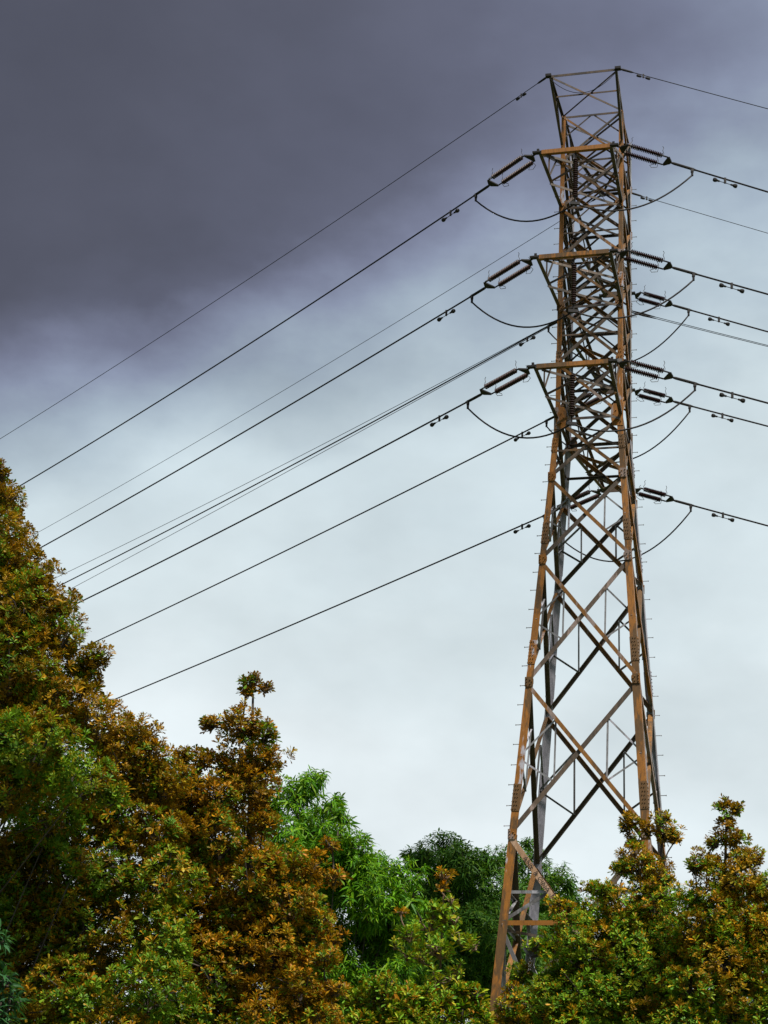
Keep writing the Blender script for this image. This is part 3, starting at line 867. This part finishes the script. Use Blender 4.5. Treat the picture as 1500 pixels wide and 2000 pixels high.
# --- the tall bronze tree at the left edge
tree('bronze_leaf_tree', 'tall bronze and green tree filling the left edge of the view up to the wires', 'tree', 20.0, -420, [
    (-70, 960, 85, .2, .85, .1), (-25, 1040, 70, .1, .9, .1), (12, 975, 34, 0, .9, .1), (0, 925, 24, 0, .9, .1), (10, 1095, 60, 0, .85, .1), (80, 1130, 38, 0, .95, .1),
    (46, 1200, 84, -.1, .75, .15), (110, 1185, 44, .1, .95, .1), (120, 1260, 48, 0, .95, .1), (40, 1490, 62, .4, .4, .1), (20, 1535, 60, .3, .4, .1), (188, 1292, 34, .05, .95, .1), (150, 1300, 42, .05, .95, .1), (170, 1335, 46, .1, .95, .15),
    (20, 1320, 105, -.1, .7, .2), (95, 1380, 85, 0, .8, .25), (200, 1430, 66, .1, .9, .4), (275, 1445, 46, .15, .95, .35), (-90, 1200, 140, .3, .7, .2), (-90, 1420, 150, .3, .6, .2),
    (70, 1475, 92, -.7, .0, .1), (160, 1540, 72, -.8, .0, .1), (10, 1440, 60, -.6, .05, .2), (215, 1560, 34, -.8, .1, .2), (250, 1510, 66, .2, .95, .5), (318, 1545, 62, .25, .95, .5), (285, 1490, 50, .2, .9, .4),
    (0, 1580, 44, -.6, .75, .3), (105, 1605, 85, -.2, .15, .15), (225, 1600, 66, .2, .8, .3), (320, 1630, 70, .2, .8, .3), (60, 1720, 95, .5, .4, .1), (205, 1710, 85, .2, .45, .2),
    (320, 1730, 80, .2, .3, .25), (150, 1690, 40, -.3, .15, .2), (170, 1850, 115, .4, .5, .2), (40, 1880, 105, .5, .5, .1), (310, 1850, 95, .2, .6, .25), (0, 1990, 100, .2, .4, .1),
    (60, 1640, 62, .3, .4, .1), (0, 1690, 70, .2, .3, .1), (20, 1790, 80, .3, .4, .1), (110, 1780, 70, .3, .3, .1), (130, 1960, 85, -.2, .4, .2), (290, 1950, 85, -.3, .1, .2), (210, 2060, 120, 0, .5, .2), (40, 2100, 120, .2, .5, .2)],
    seed=11, trunk_r=.2, tone=(.84, .88, .8))

# --- second bronze tree with a lone top shoot
tree('bronze_leaf_tree', 'orange bronze tree with a lone tuft on a thin stem at its tip', 'tree', 21.0, 480, [
    (488, 1338, 20, 0, .95, .0), (514, 1343, 15, 0, .95, 0), (480, 1352, 14, 0, .95, 0), (497, 1322, 11, 0, .95, 0), (470, 1425, 50, 0, .9, .15), (412, 1418, 24, 0, .95, .0), (515, 1440, 38, 0, .9, .1), (520, 1490, 44, 0, .9, .1),
    (465, 1495, 55, 0, .85, .2), (388, 1490, 38, -.1, .9, .3), (358, 1478, 22, -.1, .9, .2), (500, 1550, 50, 0, .85, .3), (425, 1560, 62, -.1, .85, .3), (370, 1570, 44, .1, .85, .3),
    (515, 1610, 44, -.1, .85, .35), (430, 1650, 75, -.1, .75, .35), (545, 1690, 54, -.1, .8, .4), (600, 1705, 40, -.1, .9, .5), (652, 1720, 24, 0, .95, .5), (648, 1652, 17, 0, .95, .6),
    (490, 1740, 78, -.2, .7, .35), (570, 1780, 62, -.1, .75, .35), (520, 1820, 60, .3, .6, .2), (560, 1730, 50, .3, .6, .2), (600, 1840, 50, .3, .7, .2), (380, 1620, 50, .3, .7, .2), (622, 1800, 32, 0, .9, .4), (650, 1835, 24, 0, .95, .3), (430, 1800, 85, 0, .6, .3), (535, 1860, 80, -.1, .7, .3), (632, 1880, 38, -.1, .85, .4),
    (430, 1910, 88, -.2, .6, .3), (590, 1945, 60, -.2, .75, .4), (650, 1935, 28, -.2, .9, .5), (520, 1985, 75, -.2, .6, .35), (390, 2000, 80, -.1, .5, .3), (610, 2010, 55, -.2, .7, .4),
    (500, 2090, 120, 0, .6, .3), (380, 1690, 60, .2, .6, .3), (370, 1840, 70, .3, .6, .2)],
    seed=12, trunk_r=.16, tone=(.92, .88, .8))

# --- bright green drooping tree in the middle
MANGO_L = [(600, 1535, 32), (625, 1522, 16), (575, 1560, 46), (640, 1580, 30), (655, 1565, 14), (600, 1620, 64), (555, 1640, 50), (660, 1640, 40), (668, 1600, 18), (705, 1640, 14), (690, 1690, 58),
           (615, 1720, 66), (740, 1715, 46), (785, 1722, 46), (720, 1780, 66), (800, 1762, 36), (650, 1830, 58), (740, 1850, 58), (700, 1920, 54), (790, 1820, 38), (680, 1970, 60), (560, 1740, 60), (600, 1850, 70),
           (820, 1790, 34), (835, 1830, 30), (760, 1800, 60), (715, 1735, 50), (640, 1700, 60), (780, 1900, 46), (740, 1960, 60), (640, 1900, 66), (590, 1950, 60), (690, 1660, 26), (722, 1690, 26), (345, 1492, 24), (370, 1520, 30), (520, 1580, 40), (530, 1700, 60), (620, 1960, 70)]
tree('drooping_leaf_tree', 'bright green tree with long drooping leaves behind the orange tree', 'tree', 27.0, 640,
     [(a, b, r, (a * 7 % 11) / 11 - .5, 0, 0) for a, b, r in MANGO_L], kind='mango', leaf=.09, seed=21, upw=.35, dens=1.35, trunk_r=.18)

# --- dark green trees behind the pylon's foot
FAR_L = [(868, 1685, 56), (830, 1675, 30), (815, 1690, 34), (900, 1675, 30), (955, 1675, 22), (795, 1668, 16), (905, 1700, 46), (945, 1690, 28), (985, 1690, 40), (850, 1760, 75), (935, 1765, 80), (1000, 1760, 60), (800, 1800, 80), (890, 1850, 85), (975, 1850, 85), (930, 1920, 80), (830, 1900, 70), (1010, 1900, 70), (868, 1655, 18)]
tree('far_green_tree', 'dark green tree with a rounded top left of the pylon foot', 'tree', 68.0, 890,
     [(a, b, r, (a * 5 % 13) / 6.5 - 1, 0, 0) for a, b, r in FAR_L], kind='far', leaf=.19, seed=31, upw=.45, dens=1.5, trunk_r=.4, deep=3.5, group='trees behind the pylon')
FAR_R = [(1035, 1680, 34), (1030, 1650, 16), (1075, 1715, 40), (1105, 1730, 30), (1120, 1760, 26), (1060, 1770, 60), (1010, 1720, 40), (1100, 1800, 50), (1040, 1840, 70), (1090, 1880, 70)]
tree('far_green_tree', 'green tree with fine drooping sprays seen between the pylon legs', 'tree', 72.0, 1060,
     [(a, b, r, (a * 5 % 13) / 6.5 - 1, 0, 0) for a, b, r in FAR_R], kind='far', leaf=.20, seed=32, upw=.3, dens=1.1, trunk_r=.35, deep=3.0, group='trees behind the pylon', jitter=.4,
     palette=np.vstack([P_FARG, P_MANGO * .6]))

# --- sapling with thin stems in the middle
tree('sapling', 'thin yellow green sapling with bare stems and orange tip leaves', 'sapling', 24.0, 835, [
    (868, 1712, 20, 0, .9, .7), (866, 1735, 10, 0, .8, .5), (782, 1782, 7, 0, .95, .8), (865, 1790, 26, 0, .3, .2), (840, 1815, 26, 0, .3, .2), (885, 1800, 18, 0, .3, .2), (800, 1830, 26, 0, .4, .2), (900, 1835, 26, 0, .4, .2), (860, 1860, 34, 0, .4, .2),
    (825, 1870, 26, 0, .4, .2), (795, 1870, 16, 0, .4, .2), (880, 1762, 12, 0, .3, .2), (846, 1775, 12, 0, .3, .2), (925, 1850, 14, 0, .3, .2), (770, 1850, 12, 0, .3, .2), (850, 1920, 34, 0, .3, .2), (890, 1900, 22, 0, .3, .2)],
    seed=41, dens=.55, trunk_r=.03, bark=M_TWIG, leaf=.07, palette=P_LIME)

# --- low shrubs across the bottom
tree('leafy_shrub', 'light green shrub with yellow new leaves below the sapling', 'shrub', 22.5, 800, [
    (700, 1960, 40, .2, .1, .1), (745, 1940, 40, 0, .2, .15), (790, 1960, 45, 0, .35, .3), (840, 1965, 42, 0, .3, .2), (890, 1970, 36, .1, .2, .1), (930, 1965, 28, .1, .1, .1), (930, 1940, 18, 0, .2, .1), (760, 2000, 50, 0, .45, .3),
    (850, 2010, 55, 0, .3, .2), (940, 2000, 34, 0, .3, .2), (690, 2020, 50, 0, .2, .2), (905, 1935, 16, 0, .1, .1), (800, 2080, 100, 0, .3, .2)],
    seed=42, trunk_r=.05, leaf=.07, dens=1.2, palette=np.vstack([P_LIME, P_LIME, P_MANGO * .8, P_YOUNG * .6]))

# --- bushy trees at the right, in front of the pylon's right legs
tree('bronze_leaf_tree', 'green and bronze bushy tree in front of the right pylon legs', 'tree', 25.0, 1180, [
    (1232, 1608, 20, 0, 0.9, .1), (1222, 1618, 14, 0, 0.95, .1), (1295, 1600, 18, 0, 0.9, .15), (1300, 1628, 30, 0, 0.85, .2), (1320, 1640, 16, 0, 0.9, .1), (1268, 1625, 18, 0, 0.9, .2), (1238, 1650, 20, 0, 0.85, .2), (1250, 1700, 50, 0, 0.9, .3), (1215, 1695, 26, 0, 0.95, .3),
    (1295, 1715, 36, 0, 0.85, .3), (1185, 1745, 30, 0, 0.17, .2), (1155, 1735, 20, .1, 0.5, .0), (1092, 1772, 24, 0, 0.62, .7), (1110, 1782, 16, 0, 0.57, .5), (1200, 1785, 60, 0, 0.27, .3), (1275, 1770, 62, 0, 0.32, .3), (1140, 1815, 48, 0, 0.07, .25),
    (1080, 1850, 40, 0, 0.05, .25), (1045, 1848, 22, 0, 0.05, .2), (1130, 1870, 60, -.1, 0.05, .2), (1210, 1860, 70, -.1, 0.05, .2), (1100, 1930, 75, .3, 0.07, .1), (1020, 1905, 30, .2, 0.37, .2), (1005, 1945, 24, -.1, 0.62, .5), (985, 1975, 24, -.2, 0.57, .4),
    (1005, 2000, 40, 0, .6, .3), (985, 2020, 44, .1, .5, .2), (1030, 1990, 44, .3, .5, .1), (1060, 1975, 60, 0, 0.17, .15), (1160, 1960, 75, -.1, 0.07, .15), (1260, 1930, 85, 0, 0.12, .2), (1300, 1850, 70, 0, 0.07, .2), (1250, 2010, 90, -.1, 0.07, .2), (1110, 2040, 90, 0, 0.17, .2)],
    seed=51, trunk_r=.12, tone=(1.05, 1.10, 1.0))
tree('bronze_leaf_tree', 'orange bronze tree with a leafy top shoot at the right edge', 'tree', 24.0, 1440, [
    (1408, 1578, 12, 0, 0.9, 0), (1438, 1580, 14, 0, 0.9, 0), (1420, 1605, 20, 0, 0.9, 0), (1418, 1568, 9, 0, 0.9, 0), (1432, 1640, 32, 0, 0.9, .15), (1395, 1648, 22, 0, 0.95, .1), (1385, 1690, 36, 0, 0.9, .25), (1358, 1695, 20, 0, 0.9, .2), (1475, 1680, 22, 0, 0.95, .1), (1445, 1680, 36, 0, 0.9, .2),
    (1425, 1725, 56, 0, 0.85, .3), (1490, 1740, 46, 0, 0.9, .3), (1362, 1760, 46, 0, 0.58, .3), (1410, 1800, 66, 0, 0.43, .3), (1490, 1820, 66, 0, 0.58, .35), (1350, 1840, 56, 0, 0.33, .3), (1420, 1880, 72, -.1, 0.38, .3), (1500, 1910, 75, -.1, 0.43, .3),
    (1350, 1930, 62, -.1, 0.28, .25), (1430, 1975, 75, -.1, 0.28, .25), (1540, 1800, 80, .2, 0.58, .3), (1340, 2010, 70, 0, 0.28, .2), (1510, 2020, 90, 0, 0.28, .2), (1570, 1930, 90, .2, 0.48, .3)],
    seed=52, trunk_r=.13, tone=(1.02, 1.08, 1.0))

# --- narrow-leaved plant in the lower left corner
tree('drooping_leaf_shrub', 'green shrub of narrow drooping leaves in the bottom left corner', 'shrub', 18.0, -20, [
    (0, 1838, 18, 0, 0, 0), (8, 1915, 24, 0, 0, 0), (18, 1955, 22, 0, 0, 0), (-30, 1900, 40, 0, 0, 0), (0, 1990, 40, 0, 0, 0), (-40, 1980, 50, 0, 0, 0)],
    kind='mango', leaf=.13, seed=61, trunk_r=.05, palette=np.array([[.04, .12, .04], [.05, .15, .05], [.035, .10, .04]]))

print('LEAVES', sum(len(o.data.polygons) for o in bpy.data.objects if o.name.startswith('crown')) // 6)
